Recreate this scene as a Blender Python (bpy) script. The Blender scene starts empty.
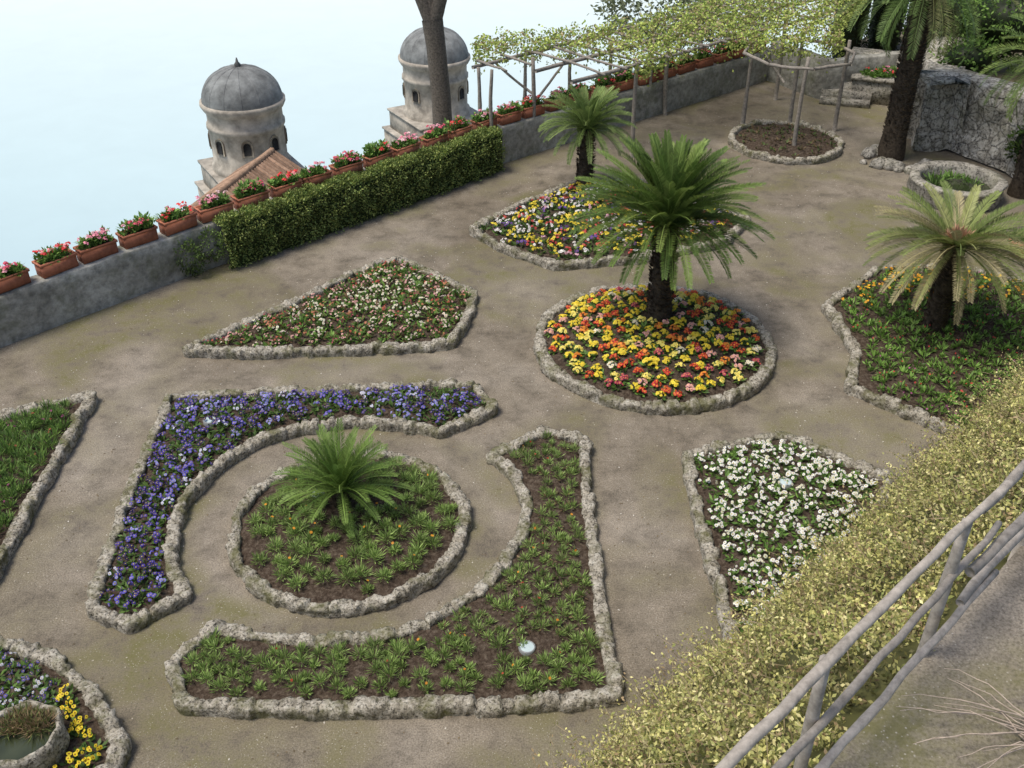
import bpy, math, random
import numpy as np
from mathutils import Vector, noise
rng=np.random.default_rng(7); random.seed(7)
scene=bpy.context.scene
PI=math.pi
def cmp(s):
    a=[int(x)/100 for x in s.split()];return list(zip(a[::2],a[1::2]))
# ---------------- plan of the terrace (world metres)
S={}
S['A']=cmp('-613 1607 -517 1716 -399 1842 -305 1962 -256 1996 -162 1914 -79 1833 -91 1728 -114 1636 -212 1621 -325 1614 -472 1599')
S['B']=cmp('-599 1452 -478 1458 -322 1474 -164 1487 -64 1484 -33 1418 -118 1348 -189 1371 -274 1382 -355 1362 -422 1323 -472 1256 -497 1187 -501 1118 -488 1054 -447 975 -502 919 -563 948 -572 1033 -588 1206')
S['C']=cmp('55 1351 118 1323 115 1118 120 939 127 807 -14 794 -134 788 -266 787 -397 793 -430 860 -387 917 -339 902 -285 893 -221 893 -164 902 -108 926 -54 968 -13 1027 15 1096 23 1163 5 1236 -31 1282')
S['D']=cmp('-93 2148 20 2282 162 2429 330 2443 469 2344 557 2193 485 2083 283 2001 96 1962 -27 2057')
S['E']=cmp('639 1778 797 1947 968 1943 1144 1855 1054 1430 799 1315 732 1356 676 1415 603 1484 651 1614')
S['F']=cmp('281 1288 365 1312 451 1339 592 1221 491 1033 377 870 285 878 284 975 280 1118')
S['Gb']=cmp('-736 1452 -830 1415 -969 1315 -835 887 -731 939 -724 1047 -732 1231')
S['Hb']=cmp('-758 887 -645 887 -582 862 -514 811 -453 736 -451 703 -486 686 -490 653 -628 624')
S['C1']=(-2.39,11.19,1.68);S['C2']=(2.71,16.40,2.19);S['C3']=(7.76,27.43,1.51)
S['palm']=(2.85,16.89);S['palm2']=(1.87,24.16);S['cyc']=(-2.53,11.49);S['sago']=(8.19,16.78);S['bigpalm']=(10.40,26.37);S['rpalm']=(12.88,23.79)
S['basin']=(11.13,23.67);S['planter']=(11.62,31.44);S['steps']=(10.50,30.65);S['urn']=(-5.54,7.24)
S['l1']=(.19,8.73);S['l2']=(4.20,11.98);S['l3']=(-5.06,13.62);S['l4']=(-2.95,11.73);S['l5']=(2.04,16.78)
S['k1']=(-2.60,18.03);S['k2']=(0,8.87);S['k3']=(0,17.69);S['k4']=(-5.49,0);S['tw']=(3.25,3.87)
S['canopy']=cmp('-100 2839 -87 2660 128 2718 264 2679 339 2569 515 2797 603 2860 620 2777 747 2737 898 2777 949 3003 1140 3386 1363 3957 845 3957 555 3250 376 3038 137 2924')
S['posts']=cmp('56 2683 467 2999 331 2645 676 2864 784 2683 820 2890 944 2855 835 3144')
S['wposts']=cmp('-88 2593 -53 2569 33 2724 164 2803 279 2884 412 2980 590 3168')
S['rock']=cmp('1209 3027 1116 2683 1214 2699 1286 2564 1353 2412')
# ---------------- helpers
def nrm(a): return a/np.maximum(np.linalg.norm(a,axis=-1,keepdims=True),1e-9)
def sn(x,y,z=0.0,f=1.0):
    x=x*f;y=y*f;z=z*f
    return (np.sin(1.7*x+2.3*y+0.9*z+1.1)+np.sin(-2.9*x+1.3*y+2.1*z+.3)+np.sin(3.7*x+4.1*y-1.7*z+2)*.7+np.sin(6.3*x-5.1*y+3.3*z)*.5)/3.2
class MB:
    def __init__(s): s.V=[];s.F=[];s.C=[];s.n=0
    def add(s,V,F,C):
        V=np.asarray(V,float).reshape(-1,3);F=np.asarray(F,int).reshape(-1,4);C=np.asarray(C,float)
        if C.ndim==1: C=np.tile(C,(len(V),1))
        s.V.append(V);s.F.append(F+s.n);s.C.append(C);s.n+=len(V)
    def build(s,name,mat,parent=None,smooth=False):
        V=np.concatenate(s.V);F=np.concatenate(s.F);C=np.concatenate(s.C)
        me=bpy.data.meshes.new(name)
        me.vertices.add(len(V));me.vertices.foreach_set('co',V.astype(np.float32).ravel())
        me.loops.add(F.size);me.loops.foreach_set('vertex_index',F.astype(np.int32).ravel())
        me.polygons.add(len(F));me.polygons.foreach_set('loop_start',np.arange(0,F.size,4,dtype=np.int32))
        me.polygons.foreach_set('loop_total',np.full(len(F),4,dtype=np.int32))
        if smooth: me.polygons.foreach_set('use_smooth',np.ones(len(F),dtype=bool))
        me.update(calc_edges=True)
        a=me.color_attributes.new('Col','FLOAT_COLOR','POINT')
        a.data.foreach_set('color',np.concatenate([np.clip(C,0,1),np.ones((len(C),1))],1).astype(np.float32).ravel())
        me.materials.append(mat)
        o=bpy.data.objects.new(name,me);scene.collection.objects.link(o)
        if parent: o.parent=parent
        return o
def empty(name):
    o=bpy.data.objects.new(name,None);scene.collection.objects.link(o);return o
def diamonds(mb,c,d,L,W,col,r=None):
    n=len(c)
    if r is None: r=rng.normal(size=(n,3))
    w=nrm(np.cross(d,r)); L=np.broadcast_to(L,(n,))[:,None];W=np.broadcast_to(W,(n,))[:,None]
    mid=c+d*L*.5
    V=np.stack([c,mid+w*W*.5,c+d*L,mid-w*W*.5],1).reshape(-1,3)
    Fq=np.arange(4*n).reshape(n,4)
    mb.add(V,Fq,np.repeat(np.broadcast_to(col,(n,3)),4,0))
def hexes(mb,c,nv,r,col,cc,cs=.35):
    n=len(c); nv=nrm(nv); r=np.broadcast_to(r,(n,))[:,None]
    a=nrm(np.cross(nv,rng.normal(size=(n,3))));b=np.cross(nv,a)
    P=[]
    for k in range(6):
        an=k*PI/3; rr=r*rng.uniform(.75,1.15,(n,1))
        P.append(c+(a*math.cos(an)+b*math.sin(an))*rr+nv*r*.18*(k%2))
    V=np.stack(P,1).reshape(-1,3); i=np.arange(n)[:,None]*6
    Fq=np.concatenate([i+[0,1,2,3],i+[0,3,4,5]])
    sh=rng.uniform(.8,1.1,(n,1))
    mb.add(V,Fq,np.repeat(np.clip(col*sh,0,1),6,0))
    if cc is not None:
        cn=c+nv*r*.28
        V=np.stack([cn+a*r*cs,cn+b*r*cs,cn-a*r*cs,cn-b*r*cs],1).reshape(-1,3)
        mb.add(V,np.arange(4*n).reshape(n,4),np.repeat(np.broadcast_to(cc,(n,3)),4,0))
def tube(mb,pts,rad,col,seg=8,wob=0.0):
    pts=np.array(pts,float);n=len(pts);rad=np.broadcast_to(rad,(n,))
    T=nrm(np.gradient(pts,axis=0)); ref=np.array([0,0,1.]) if abs(T[0][2])<.9 else np.array([1.,0,0])
    V=[]
    for i in range(n):
        a=nrm(np.cross(T[i],ref));b=np.cross(T[i],a)
        for k in range(seg):
            an=2*PI*k/seg; rr=rad[i]*(1+wob*rng.uniform(-1,1))
            V.append(pts[i]+(a*math.cos(an)+b*math.sin(an))*rr)
    Fq=[]
    for i in range(n-1):
        for k in range(seg):
            k2=(k+1)%seg;Fq.append([i*seg+k,i*seg+k2,(i+1)*seg+k2,(i+1)*seg+k])
    if seg==8:
        for o in (0,(n-1)*seg):
            for q in ([0,1,2,3],[0,3,4,7],[4,5,6,7]): Fq.append([o+x for x in q])
    mb.add(V,Fq,col)
def pole(mb,a,b,r,col,n=8,bend=.02):
    a=np.array(a,float);b=np.array(b,float);t=np.linspace(0,1,n)[:,None]
    p=a+(b-a)*t
    off=rng.normal(size=3)*bend; p=p+np.sin(t*PI)*off+rng.normal(size=p.shape)*bend*.2
    tube(mb,p,r*np.linspace(1.08,.88,n)*rng.uniform(.92,1.08,n),col,8,.06)
def box(mb,c,ex,ey,ez,col,ax=(1,0,0),taper=1.0):
    ax=np.array(ax,float);ax/=np.linalg.norm(ax);ay=np.array([-ax[1],ax[0],0]);c=np.array(c,float)
    V=[]
    for z,s in ((-1,taper),(1,1)):
        for x,y in ((-1,-1),(1,-1),(1,1),(-1,1)): V.append(c+ax*x*ex/2*s+ay*y*ey/2*s+np.array([0,0,z*ez/2]))
    mb.add(V,[[0,3,2,1],[4,5,6,7],[0,1,5,4],[1,2,6,5],[2,3,7,6],[3,0,4,7]],col)
def lathe(mb,prof,c,col,seg=32,jit=0.0):
    V=[];n=len(prof)
    for r,z in prof:
        for k in range(seg):
            an=2*PI*k/seg; rr=r*(1+jit*noise.noise(Vector((math.cos(an)*3,math.sin(an)*3,z*4+c[0]))))
            V.append((c[0]+rr*math.cos(an),c[1]+rr*math.sin(an),c[2]+z))
    Fq=[[i*seg+k,i*seg+(k+1)%seg,(i+1)*seg+(k+1)%seg,(i+1)*seg+k] for i in range(n-1) for k in range(seg)]
    mb.add(V,Fq,col)
# ---------------- materials
class NT:
    def __init__(s,name,rough=.9,spec=.2):
        s.m=bpy.data.materials.new(name);s.m.use_nodes=True;s.t=s.m.node_tree
        s.b=s.t.nodes['Principled BSDF'];s.b.inputs['Roughness'].default_value=rough
        s.b.inputs['Specular IOR Level'].default_value=spec
        s.co=s.t.nodes.new('ShaderNodeTexCoord').outputs['Object']
    def link(s,a,b): s.t.links.new(a,b)
    def noise(s,scale,detail=6,rough=.6,dist=0):
        n=s.t.nodes.new('ShaderNodeTexNoise');n.inputs['Scale'].default_value=scale;n.inputs['Detail'].default_value=detail
        n.inputs['Roughness'].default_value=rough;n.inputs['Distortion'].default_value=dist;s.link(s.co,n.inputs['Vector']);return n.outputs['Fac']
    def vor(s,scale,feat='F1',rnd=1):
        n=s.t.nodes.new('ShaderNodeTexVoronoi');n.feature=feat;n.inputs['Scale'].default_value=scale;n.inputs['Randomness'].default_value=rnd
        s.link(s.co,n.inputs['Vector']);return n
    def ramp(s,f,stops):
        n=s.t.nodes.new('ShaderNodeValToRGB');e=n.color_ramp.elements
        while len(e)<len(stops): e.new(.5)
        for i,(p,c) in enumerate(stops):
            e[i].position=p;e[i].color=(c,c,c,1) if isinstance(c,(int,float)) else (*c,1)
        s.link(f,n.inputs[0]);return n.outputs[0]
    def mix(s,f,a,b,bl='MIX'):
        n=s.t.nodes.new('ShaderNodeMix');n.data_type='RGBA';n.blend_type=bl
        for idx,v in ((0,f),(6,a),(7,b)):
            sock=n.inputs[idx]
            if isinstance(v,bpy.types.NodeSocket): s.link(v,sock)
            elif isinstance(v,(int,float)): sock.default_value=v if idx==0 else (v,v,v,1)
            else: sock.default_value=(*v,1)
        return n.outputs[2]
    def col(s):
        n=s.t.nodes.new('ShaderNodeVertexColor');n.layer_name='Col';return n.outputs[0]
    def bump(s,h,st,d=.02,prev=None):
        n=s.t.nodes.new('ShaderNodeBump');n.inputs['Strength'].default_value=st;n.inputs['Distance'].default_value=d
        s.link(h,n.inputs['Height'])
        if prev is not None: s.link(prev,n.inputs['Normal'])
        return n.outputs[0]
    def base(s,c): s.link(c,s.b.inputs['Base Color'])
    def normal(s,n): s.link(n,s.b.inputs['Normal'])
def m_leaf(name,transl=.25,rough=.5):
    n=NT(name,rough,.25); c=n.col()
    n.base(c);tr=n.t.nodes.new('ShaderNodeBsdfTranslucent');n.link(c,tr.inputs[0])
    mx=n.t.nodes.new('ShaderNodeMixShader');mx.inputs[0].default_value=transl
    n.link(n.b.outputs[0],mx.inputs[1]);n.link(tr.outputs[0],mx.inputs[2])
    n.link(mx.outputs[0],n.t.nodes['Material Output'].inputs[0]);return n.m
LEAF=m_leaf('foliage');FLOW=m_leaf('petals',.15,.6)
def m_col(name,sc,lo,bst,bd,rough=.9,det=4):
    n=NT(name,rough,.2);f=n.noise(sc,det,.65);c=n.mix(1.0,n.col(),n.ramp(f,[(.3,lo),(.68,1.0)]),'MULTIPLY')
    n.base(c)
    if bst>0: n.normal(n.bump(f,bst,bd))
    return n.m
WOOD=m_col('weathered_wood',14,.5,.6,.01);BARK=m_col('palm_bark',18,.35,1,.03);TERRA=m_col('terracotta',9,.6,.3,.01,.8)
METAL=m_col('lamp_glass',4,.9,.0,.01,.2,1);STC=m_col('old_plaster',1.6,.42,.6,.08);TILE=m_col('roof_tile',5,.5,.5,.05)
def m_ground():
    n=NT('gravel_path',.95,.15)
    big=n.noise(.25,3,.6,.4);mid=n.noise(1.8,6,.75);fine=n.noise(46,2,.75)
    c=n.ramp(big,[(.3,(.205,.172,.128)),(.52,(.275,.236,.182)),(.72,(.345,.302,.245))])
    c=n.mix(.95,c,n.ramp(mid,[(.3,.45),(.5,.90),(.72,1.2)]),'MULTIPLY')
    c=n.mix(.85,c,n.ramp(fine,[(.3,.42),(.6,1.08)]),'MULTIPLY')
    moss=n.mix(1.0,n.ramp(n.noise(.36,2,.6,.8),[(.44,0.0),(.62,1.0)]),n.ramp(mid,[(.36,0.0),(.6,.85)]),'MULTIPLY')
    c=n.mix(moss,c,(.135,.128,.048))
    v=n.vor(28);sp=n.ramp(v.outputs['Distance'],[(.12,1.0),(.22,0.0)])
    gate=n.ramp(mid,[(.42,0.0),(.6,.7)])
    c=n.mix(n.mix(1.0,sp,gate,'MULTIPLY'),c,(.50,.46,.40))
    n.base(c);n.normal(n.bump(fine,.6,.012));return n.m
GROUND=m_ground()
def m_soil():
    n=NT('garden_soil',.98,.1);f=n.noise(16,4,.75)
    c=n.ramp(f,[(.3,(.030,.021,.015)),(.5,(.080,.058,.042)),(.72,(.18,.145,.11))])
    n.base(c);n.normal(n.bump(f,1.0,.05));return n.m
SOIL=m_soil()
def m_stone(name,c1,c2,moss,sc=1.0,cells=0):
    n=NT(name,.95,.15);f=n.noise(9*sc,5,.75);g=n.noise(30*sc,2,.7)
    c=n.ramp(f,[(.3,tuple(x*.28 for x in c1)),(.44,c1),(.58,c2),(.8,tuple(min(x*1.3,.62) for x in c2))])
    c=n.mix(.85,c,n.ramp(g,[(.36,.18),(.5,1.0)]),'MULTIPLY')
    mo=n.ramp(n.noise(2.2*sc,4,.7),[(.48,0.0),(.64,moss)]);c=n.mix(mo,c,(.11,.11,.035))
    if cells:
        v=n.vor(cells,'DISTANCE_TO_EDGE');e=n.ramp(v.outputs['Distance'],[(.0,.55),(.10,1.0)]);c=n.mix(1.0,c,e,'MULTIPLY');nb=n.bump(e,.8,.04)
    else: nb=n.bump(f,1.0,.05)
    n.base(c);n.normal(nb);return n.m
TUFA=m_stone('tufa_edging_stone',(.31,.28,.22),(.52,.48,.40),.75)
ROCK=m_stone('rubble_rock',(.42,.39,.33),(.60,.57,.50),.4,.5,3.4)
CUT=m_stone('cut_stone',(.30,.28,.24),(.45,.42,.36),.3,.5)
def m_wall():
    n=NT('weathered_render',.95,.15);a=n.noise(.8,5,.7,.5);b=n.noise(7,4,.7)
    c=n.ramp(a,[(.28,(.18,.17,.14)),(.48,(.35,.34,.30)),(.7,(.50,.49,.44))]);c=n.mix(.8,c,n.ramp(b,[(.32,.45),(.6,1.05)]),'MULTIPLY')
    mo=n.ramp(n.noise(1.1,4,.75),[(.50,0.0),(.68,.65)]);c=n.mix(mo,c,(.11,.12,.055))
    n.base(c);n.normal(n.bump(b,.7,.03));return n.m
WALL=m_wall()
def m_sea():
    n=NT('sea_water_painted_haze',.8,.1)
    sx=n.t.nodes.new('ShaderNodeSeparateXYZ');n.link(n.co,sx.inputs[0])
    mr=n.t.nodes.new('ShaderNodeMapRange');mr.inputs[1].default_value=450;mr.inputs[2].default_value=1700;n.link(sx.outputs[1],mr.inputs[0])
    c=n.ramp(mr.outputs[0],[(0,(.35,.48,.52)),(.35,(.49,.62,.64)),(1,(.66,.75,.74))])  # aerial haze painted into the water colour: blue near, paler far out
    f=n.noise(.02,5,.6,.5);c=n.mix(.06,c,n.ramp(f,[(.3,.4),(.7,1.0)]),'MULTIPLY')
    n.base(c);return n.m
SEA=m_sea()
def m_water():
    n=NT('pond_water',.06,.5);f=n.noise(3,2,.5);n.base(n.ramp(f,[(.3,(.02,.028,.012)),(.7,(.05,.06,.03))]));return n.m
WATER=m_water()
# ---------------- polygons
def inside(poly,P):
    p=np.array(poly);x,y=P[:,0],P[:,1];r=np.zeros(len(P),bool);j=len(p)-1
    for i in range(len(p)):
        xi,yi=p[i];xj,yj=p[j]
        if yi!=yj: r^=((yi>y)!=(yj>y))&(x<(xj-xi)*(y-yi)/(yj-yi)+xi)
        j=i
    return r
def dist(poly,P,closed=True):
    p=np.array(poly);d=np.full(len(P),1e9);n=len(p)
    for i in range(n if closed else n-1):
        a=p[i];b=p[(i+1)%n];ab=b-a;t=np.clip(((P-a)@ab)/max(ab@ab,1e-9),0,1)
        d=np.minimum(d,np.linalg.norm(P-(a+t[:,None]*ab),axis=1))
    return d
def soilz(poly,P,md=.12):
    d=dist(poly,P);return .09+md*np.minimum(d/.9,1)+.02*sn(P[:,0],P[:,1],0,5)
def scatter(poly,step,jit,margin,ang=.75):
    p=np.array(poly);c=p.mean(0);R=np.abs(p-c).max()*1.5;g=np.arange(-R,R,step)
    X,Y=np.meshgrid(g,g);X=X+(np.arange(len(g))%2)[:,None]*step*.5;P=np.stack([X.ravel(),Y.ravel()],1)
    P=P@np.array([[math.cos(ang),math.sin(ang)],[-math.sin(ang),math.cos(ang)]])+c+rng.uniform(-1,1,P.shape)*step*jit
    return P[inside(poly,P)&(dist(poly,P)>margin)]
def densify(poly,step,closed=True):
    out=[];n=len(poly)
    for i in range(n if closed else n-1):
        a=np.array(poly[i]);b=np.array(poly[(i+1)%n]);k=max(1,int(np.linalg.norm(b-a)/step))
        for j in range(k): out.append(a+(b-a)*j/k)
    if not closed: out.append(np.array(poly[-1],float))
    return np.array(out)
def rim(parent,poly,w=.17,h=.2,name='stone_edging'):
    P=densify(poly,.028);n=len(P)
    for _ in range(3): P=(np.roll(P,1,0)+2*P+np.roll(P,-1,0))/4
    T=nrm(np.roll(P,-2,0)-np.roll(P,2,0));Nn=np.stack([-T[:,1],T[:,0]],1)
    prof=[(-.5,0),(-.55,.3),(-.52,.6),(-.5,.88),(-.3,1.0),(0,.98),(.3,1.0),(.5,.88),(.53,.45),(.5,0)]
    s=np.cumsum(np.linalg.norm(P-np.roll(P,1,0),axis=1));m=len(prof);V=np.zeros((n,m,3))
    bl=[];L=0
    while L<s[-1]: L+=random.uniform(.08,.42);bl.append(L)
    bl=np.array(bl);idx=np.searchsorted(bl,s);hb=rng.uniform(.80,1.15,len(bl)+1)[idx];wb=rng.uniform(.75,1.2,len(bl)+1)[idx];ob=rng.uniform(-.025,.025,len(bl)+1)[idx]
    gd=rng.uniform(.0,.4,len(bl))
    ni=np.argmin(np.abs(s[:,None]-bl[None,:]),axis=1);near=np.abs(s-bl[ni]);gap=1-gd[ni]*np.exp(-(near/.02)**2)
    for j,(a,b) in enumerate(prof):
        q=P+Nn*(a*w*wb+ob)[:,None]
        V[:,j,:2]=q;V[:,j,2]=b*h*hb*gap
    V=V.reshape(-1,3)
    for i in range(len(V)):
        if V[i,2]>0:
            d=noise.noise_vector(Vector(V[i]*5.0))*.034+noise.noise_vector(Vector(V[i]*15.0))*.030+noise.noise_vector(Vector(V[i]*38.0))*.018
            V[i]+=np.array(d)
    i=np.arange(n)[:,None];j=np.arange(m-1)[None,:];i2=(i+1)%n
    Fq=np.stack([i*m+j,i2*m+j,i2*m+j+1,i*m+j+1],-1).reshape(-1,4)
    mb=MB();mb.add(V,Fq,(1,1,1));return mb.build(name,TUFA,parent,False)
def soil(parent,poly,md=.12,name='soil'):
    p=np.array(poly);st=.09;x=np.arange(p[:,0].min()-st,p[:,0].max()+st,st);y=np.arange(p[:,1].min()-st,p[:,1].max()+st,st)
    X,Y=np.meshgrid(x,y,indexing='ij');P=np.stack([X.ravel(),Y.ravel()],1);Z=soilz(poly,P,md)+rng.uniform(-.012,.018,len(P))
    a=np.arange(len(x)-1)[:,None];b=np.arange(len(y)-1)[None,:];k=len(y)
    Fq=np.stack([a*k+b,(a+1)*k+b,(a+1)*k+b+1,a*k+b+1],-1).reshape(-1,4)
    cen=P[Fq].mean(1);Fq=Fq[inside(poly,cen)]
    u,inv=np.unique(Fq,return_inverse=True)
    mb=MB();mb.add(np.column_stack([P,Z])[u],inv.reshape(-1,4),(1,1,1));return mb.build(name,SOIL,parent,True)
def withz(poly,P,md=.12): return np.column_stack([P,soilz(poly,P,md)])
def pick(P,pal,w,cl=.0):
    pal=np.array(pal,float);i=rng.choice(len(pal),size=len(P),p=np.array(w)/sum(w));return pal[i]
def leaves(mb,P,n,rad,L,W,up,cols,h=.03):
    k=len(P);sz=np.repeat(rng.uniform(.7,1.25,k),n);c=np.repeat(P,n,0);an=rng.uniform(0,2*PI,k*n);el=rng.uniform(*up,k*n)
    d=np.stack([np.cos(an)*np.cos(el),np.sin(an)*np.cos(el),np.sin(el)],1)
    c=c+np.stack([np.cos(an),np.sin(an),np.zeros(k*n)],1)*(rng.uniform(0,rad,k*n)*sz)[:,None]+np.array([0,0,1])*(rng.uniform(0,h,k*n)*sz)[:,None]
    pl=np.repeat(rng.uniform(.75,1.25,(k,1)),n,0)
    cc=np.array(cols)[rng.integers(0,len(cols),k*n)]*rng.uniform(.7,1.25,(k*n,1))*pl
    r=np.tile([0,0,1.],(k*n,1))+rng.normal(size=(k*n,3))*.4
    diamonds(mb,c,d,L*sz*rng.uniform(.7,1.2,k*n),W,cc,r)
def flowers(mb,P,n,rad,z,r,col,cc,dome=.05,jit=0.0):
    k=len(P);c=np.repeat(P,n,0);an=rng.uniform(0,2*PI,k*n);q=np.sqrt(rng.uniform(0,1,k*n))*rad
    o=np.stack([np.cos(an)*q,np.sin(an)*q,z+dome*(1-(q/rad)**2)+rng.uniform(-.01,.015,k*n)],1)
    nv=np.stack([np.cos(an)*q/rad*.8,np.sin(an)*q/rad*.8,np.ones(k*n)],1)+rng.normal(size=(k*n,3))*.3+np.array([0,-.25,0])
    hexes(mb,c+o,nv,r*rng.uniform(.75,1.2,k*n),np.repeat(col,n,0),cc)
GR=[(.09,.16,.035),(.13,.22,.05),(.065,.115,.03)]
GR2=[(.14,.26,.05),(.19,.32,.07),(.09,.17,.035)]
def lamp(parent,p,z=.2):
    mb=MB();c=(p[0],p[1],z);lathe(mb,[(.11,-.1),(.11,.0),(.095,.01),(.09,.0)],c,(.25,.26,.26),20)
    lathe(mb,[(.09,.0),(.05,.008),(.0,.01)],c,(.50,.60,.60),20);mb.build('ground_lamp',METAL,parent,True)
def bed(name,poly,md=.12,w=.17,h=.2):
    e=empty(name);rim(e,poly,w,h);soil(e,poly,md);return e
def circle(c,n=60,k=1.0): return [(c[0]+c[2]*k*math.cos(2*PI*i/n),c[1]+c[2]*k*math.sin(2*PI*i/n)) for i in range(n)]
# A
e=bed('flower_bed',S['A']);P=withz(S['A'],scatter(S['A'],.19,.3,.14));lf=MB();fl=MB()
leaves(lf,P,18,.06,.12,.045,(.1,1.1),GR2+[(.16,.10,.05)])
c0=np.array(S['k1']);near=rng.uniform(size=len(P))<(.12+.75*np.exp(-(np.linalg.norm(P[:,:2]-c0,axis=1)/.9)**2))
m=rng.uniform(size=len(P))<.85
Q=P[near];flowers(fl,Q,5,.09,.09,.026,pick(Q,[(.75,.74,.6),(.75,.66,.55)],[3,2]),(.6,.4,.05))
Q=P[(~near)&m];flowers(fl,Q,5,.09,.09,.022,pick(Q,[(.45,.08,.07),(.58,.24,.14),(.68,.38,.36),(.68,.60,.52),(.28,.06,.10)],[2,2.5,3.5,2,1]),(.4,.2,.03))
lf.build('leaves',LEAF,e);fl.build('primrose_flowers',FLOW,e)
# B
e=bed('pansy_bed',S['B']);P=withz(S['B'],scatter(S['B'],.155,.4,.13));lf=MB();fl=MB()
leaves(lf,P,14,.05,.11,.04,(.1,1.0),GR)
n_=sn(P[:,0],P[:,1],0,1.3);m=(rng.uniform(size=len(P))<.88)&((n_>-.5)|(rng.uniform(size=len(P))<.45));Q=P[m]
flowers(fl,Q,6,.09,.09,.028,pick(Q,[(.07,.045,.28),(.13,.11,.50),(.28,.29,.68),(.04,.025,.12),(.6,.62,.8)],[6,5,2.5,4,.8]),(.5,.4,.1),.05)
lf.build('leaves',LEAF,e);fl.build('pansy_flowers',FLOW,e);lamp(e,S['l3'],.27)
TU=[(.25,.36,.095),(.33,.45,.14),(.16,.24,.065)]
# C
e=bed('seedling_bed',S['C']);P=withz(S['C'],scatter(S['C'],.19,.25,.15));lf=MB();fl=MB()
m=rng.uniform(size=len(P))<.92;P=P[m];big=P[:,1]<S['k2'][1]+.25*sn(P[:,0],P[:,1],0,2)
Q=P[big];leaves(lf,Q,100,.07,.10,.012,(.3,1.5),TU,.06)
Q=P[~big];leaves(lf,Q,55,.055,.095,.012,(.4,1.5),TU,.05);leaves(lf,Q,9,.09,.06,.03,(.1,.9),[(.19,.13,.07),(.15,.20,.06)])
Q=P[rng.uniform(size=len(P))<.14];flowers(fl,Q,1,.04,.10,.02,pick(Q,[(.6,.25,.03),(.35,.06,.03)],[1,1]),None)
lf.build('seedlings',LEAF,e);fl.build('small_flowers',FLOW,e);lamp(e,S['l1'],.23)
# circle 1
cp=circle(S['C1']);e=bed('round_flower_bed',cp,.14);P=withz(cp,scatter(cp,.25,.28,.17),.14);lf=MB();fl=MB()
P=P[(np.linalg.norm(P[:,:2]-np.array(S['cyc']),axis=1)>.28)&(rng.uniform(size=len(P))<.92)]
leaves(lf,P,150,.09,.095,.013,(.2,1.5),TU,.09)
Q=P[rng.uniform(size=len(P))<.2];flowers(fl,Q,1,.04,.15,.022,pick(Q,[(.65,.28,.03)],[1]),None)
lf.build('tufts',LEAF,e);fl.build('small_flowers',FLOW,e);lamp(e,S['l4'],.25)
# circle 2
cp=circle(S['C2']);e=bed('round_primrose_bed',cp,.3,.2,.21);P=withz(cp,scatter(cp,.215,.3,.17),.3);lf=MB();fl=MB()
P=P[np.linalg.norm(P[:,:2]-np.array(S['palm']),axis=1)>.28]
leaves(lf,P,16,.05,.11,.05,(.05,.8),GR2)
m=rng.uniform(size=len(P))<.95;Q=P[m]
flowers(fl,Q,15,.085,.07,.030,pick(Q,[(.85,.68,.06),(.88,.78,.20),(.62,.05,.04),(.80,.24,.05),(.80,.42,.40),(.80,.76,.62),(.45,.05,.12)],[8,4,4.5,3.5,3,2.2,1.5]),(.75,.5,.03),.05)
lf.build('leaves',LEAF,e);fl.build('primrose_flowers',FLOW,e);lamp(e,S['l5'],.38)
# D
e=bed('mixed_pansy_bed',S['D']);P=withz(S['D'],scatter(S['D'],.19,.35,.16));lf=MB();fl=MB()
leaves(lf,P,12,.05,.12,.05,(.1,1.0),GR);Q=P[rng.uniform(size=len(P))<.88]
flowers(fl,Q,5,.10,.09,.035,pick(Q,[(.84,.68,.06),(.80,.79,.75),(.15,.08,.36),(.60,.08,.08),(.06,.03,.10),(.70,.42,.5)],[7,5,1.3,2.5,.8,1.2]),(.3,.15,.05))
lf.build('leaves',LEAF,e);fl.build('pansy_flowers',FLOW,e)
# E
e=bed('marigold_bed',S['E']);P=withz(S['E'],scatter(S['E'],.22,.35,.18));lf=MB();fl=MB()
leaves(lf,P,22,.06,.12,.035,(.2,1.3),[(.18,.32,.06),(.24,.40,.09),(.12,.21,.045)],.06);yb=S['k3'][1];m=(P[:,1]>yb+.2*sn(P[:,0],P[:,1],0,2))&(rng.uniform(size=len(P))<.75)
Q=P[m];flowers(fl,Q,3,.09,.13,.032,pick(Q,[(.8,.38,.03),(.82,.55,.05)],[2,1]),None)
Q=P[(~m)&(rng.uniform(size=len(P))<.3)];flowers(fl,Q,2,.09,.11,.018,pick(Q,[(.5,.06,.05),(.4,.1,.25)],[2,1]),None)
lf.build('leaves',LEAF,e);fl.build('marigold_flowers',FLOW,e)
# F
e=bed('white_pansy_bed',S['F']);P=withz(S['F'],scatter(S['F'],.17,.4,.16));lf=MB();fl=MB()
leaves(lf,P,13,.05,.11,.04,(.1,1.0),GR2);Q=P[(rng.uniform(size=len(P))<.9)]
flowers(fl,Q,5,.09,.08,.030,pick(Q,[(.80,.80,.76),(.74,.74,.60)],[5,1]),(.55,.42,.08),.05)
lf.build('leaves',LEAF,e);fl.build('pansy_flowers',FLOW,e);lamp(e,S['l2'],.27)
# G
e=bed('green_flower_bed',S['Gb']);P=withz(S['Gb'],scatter(S['Gb'],.18,.3,.15));lf=MB();fl=MB()
leaves(lf,P,60,.08,.15,.016,(.3,1.5),[(.15,.26,.06),(.20,.32,.07),(.10,.17,.05)],.07)
Q=P[rng.uniform(size=len(P))<.2];flowers(fl,Q,2,.06,.14,.02,pick(Q,[(.25,.06,.14),(.3,.1,.05)],[1,1]),None)
lf.build('leaves',LEAF,e);fl.build('small_flowers',FLOW,e)
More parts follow.
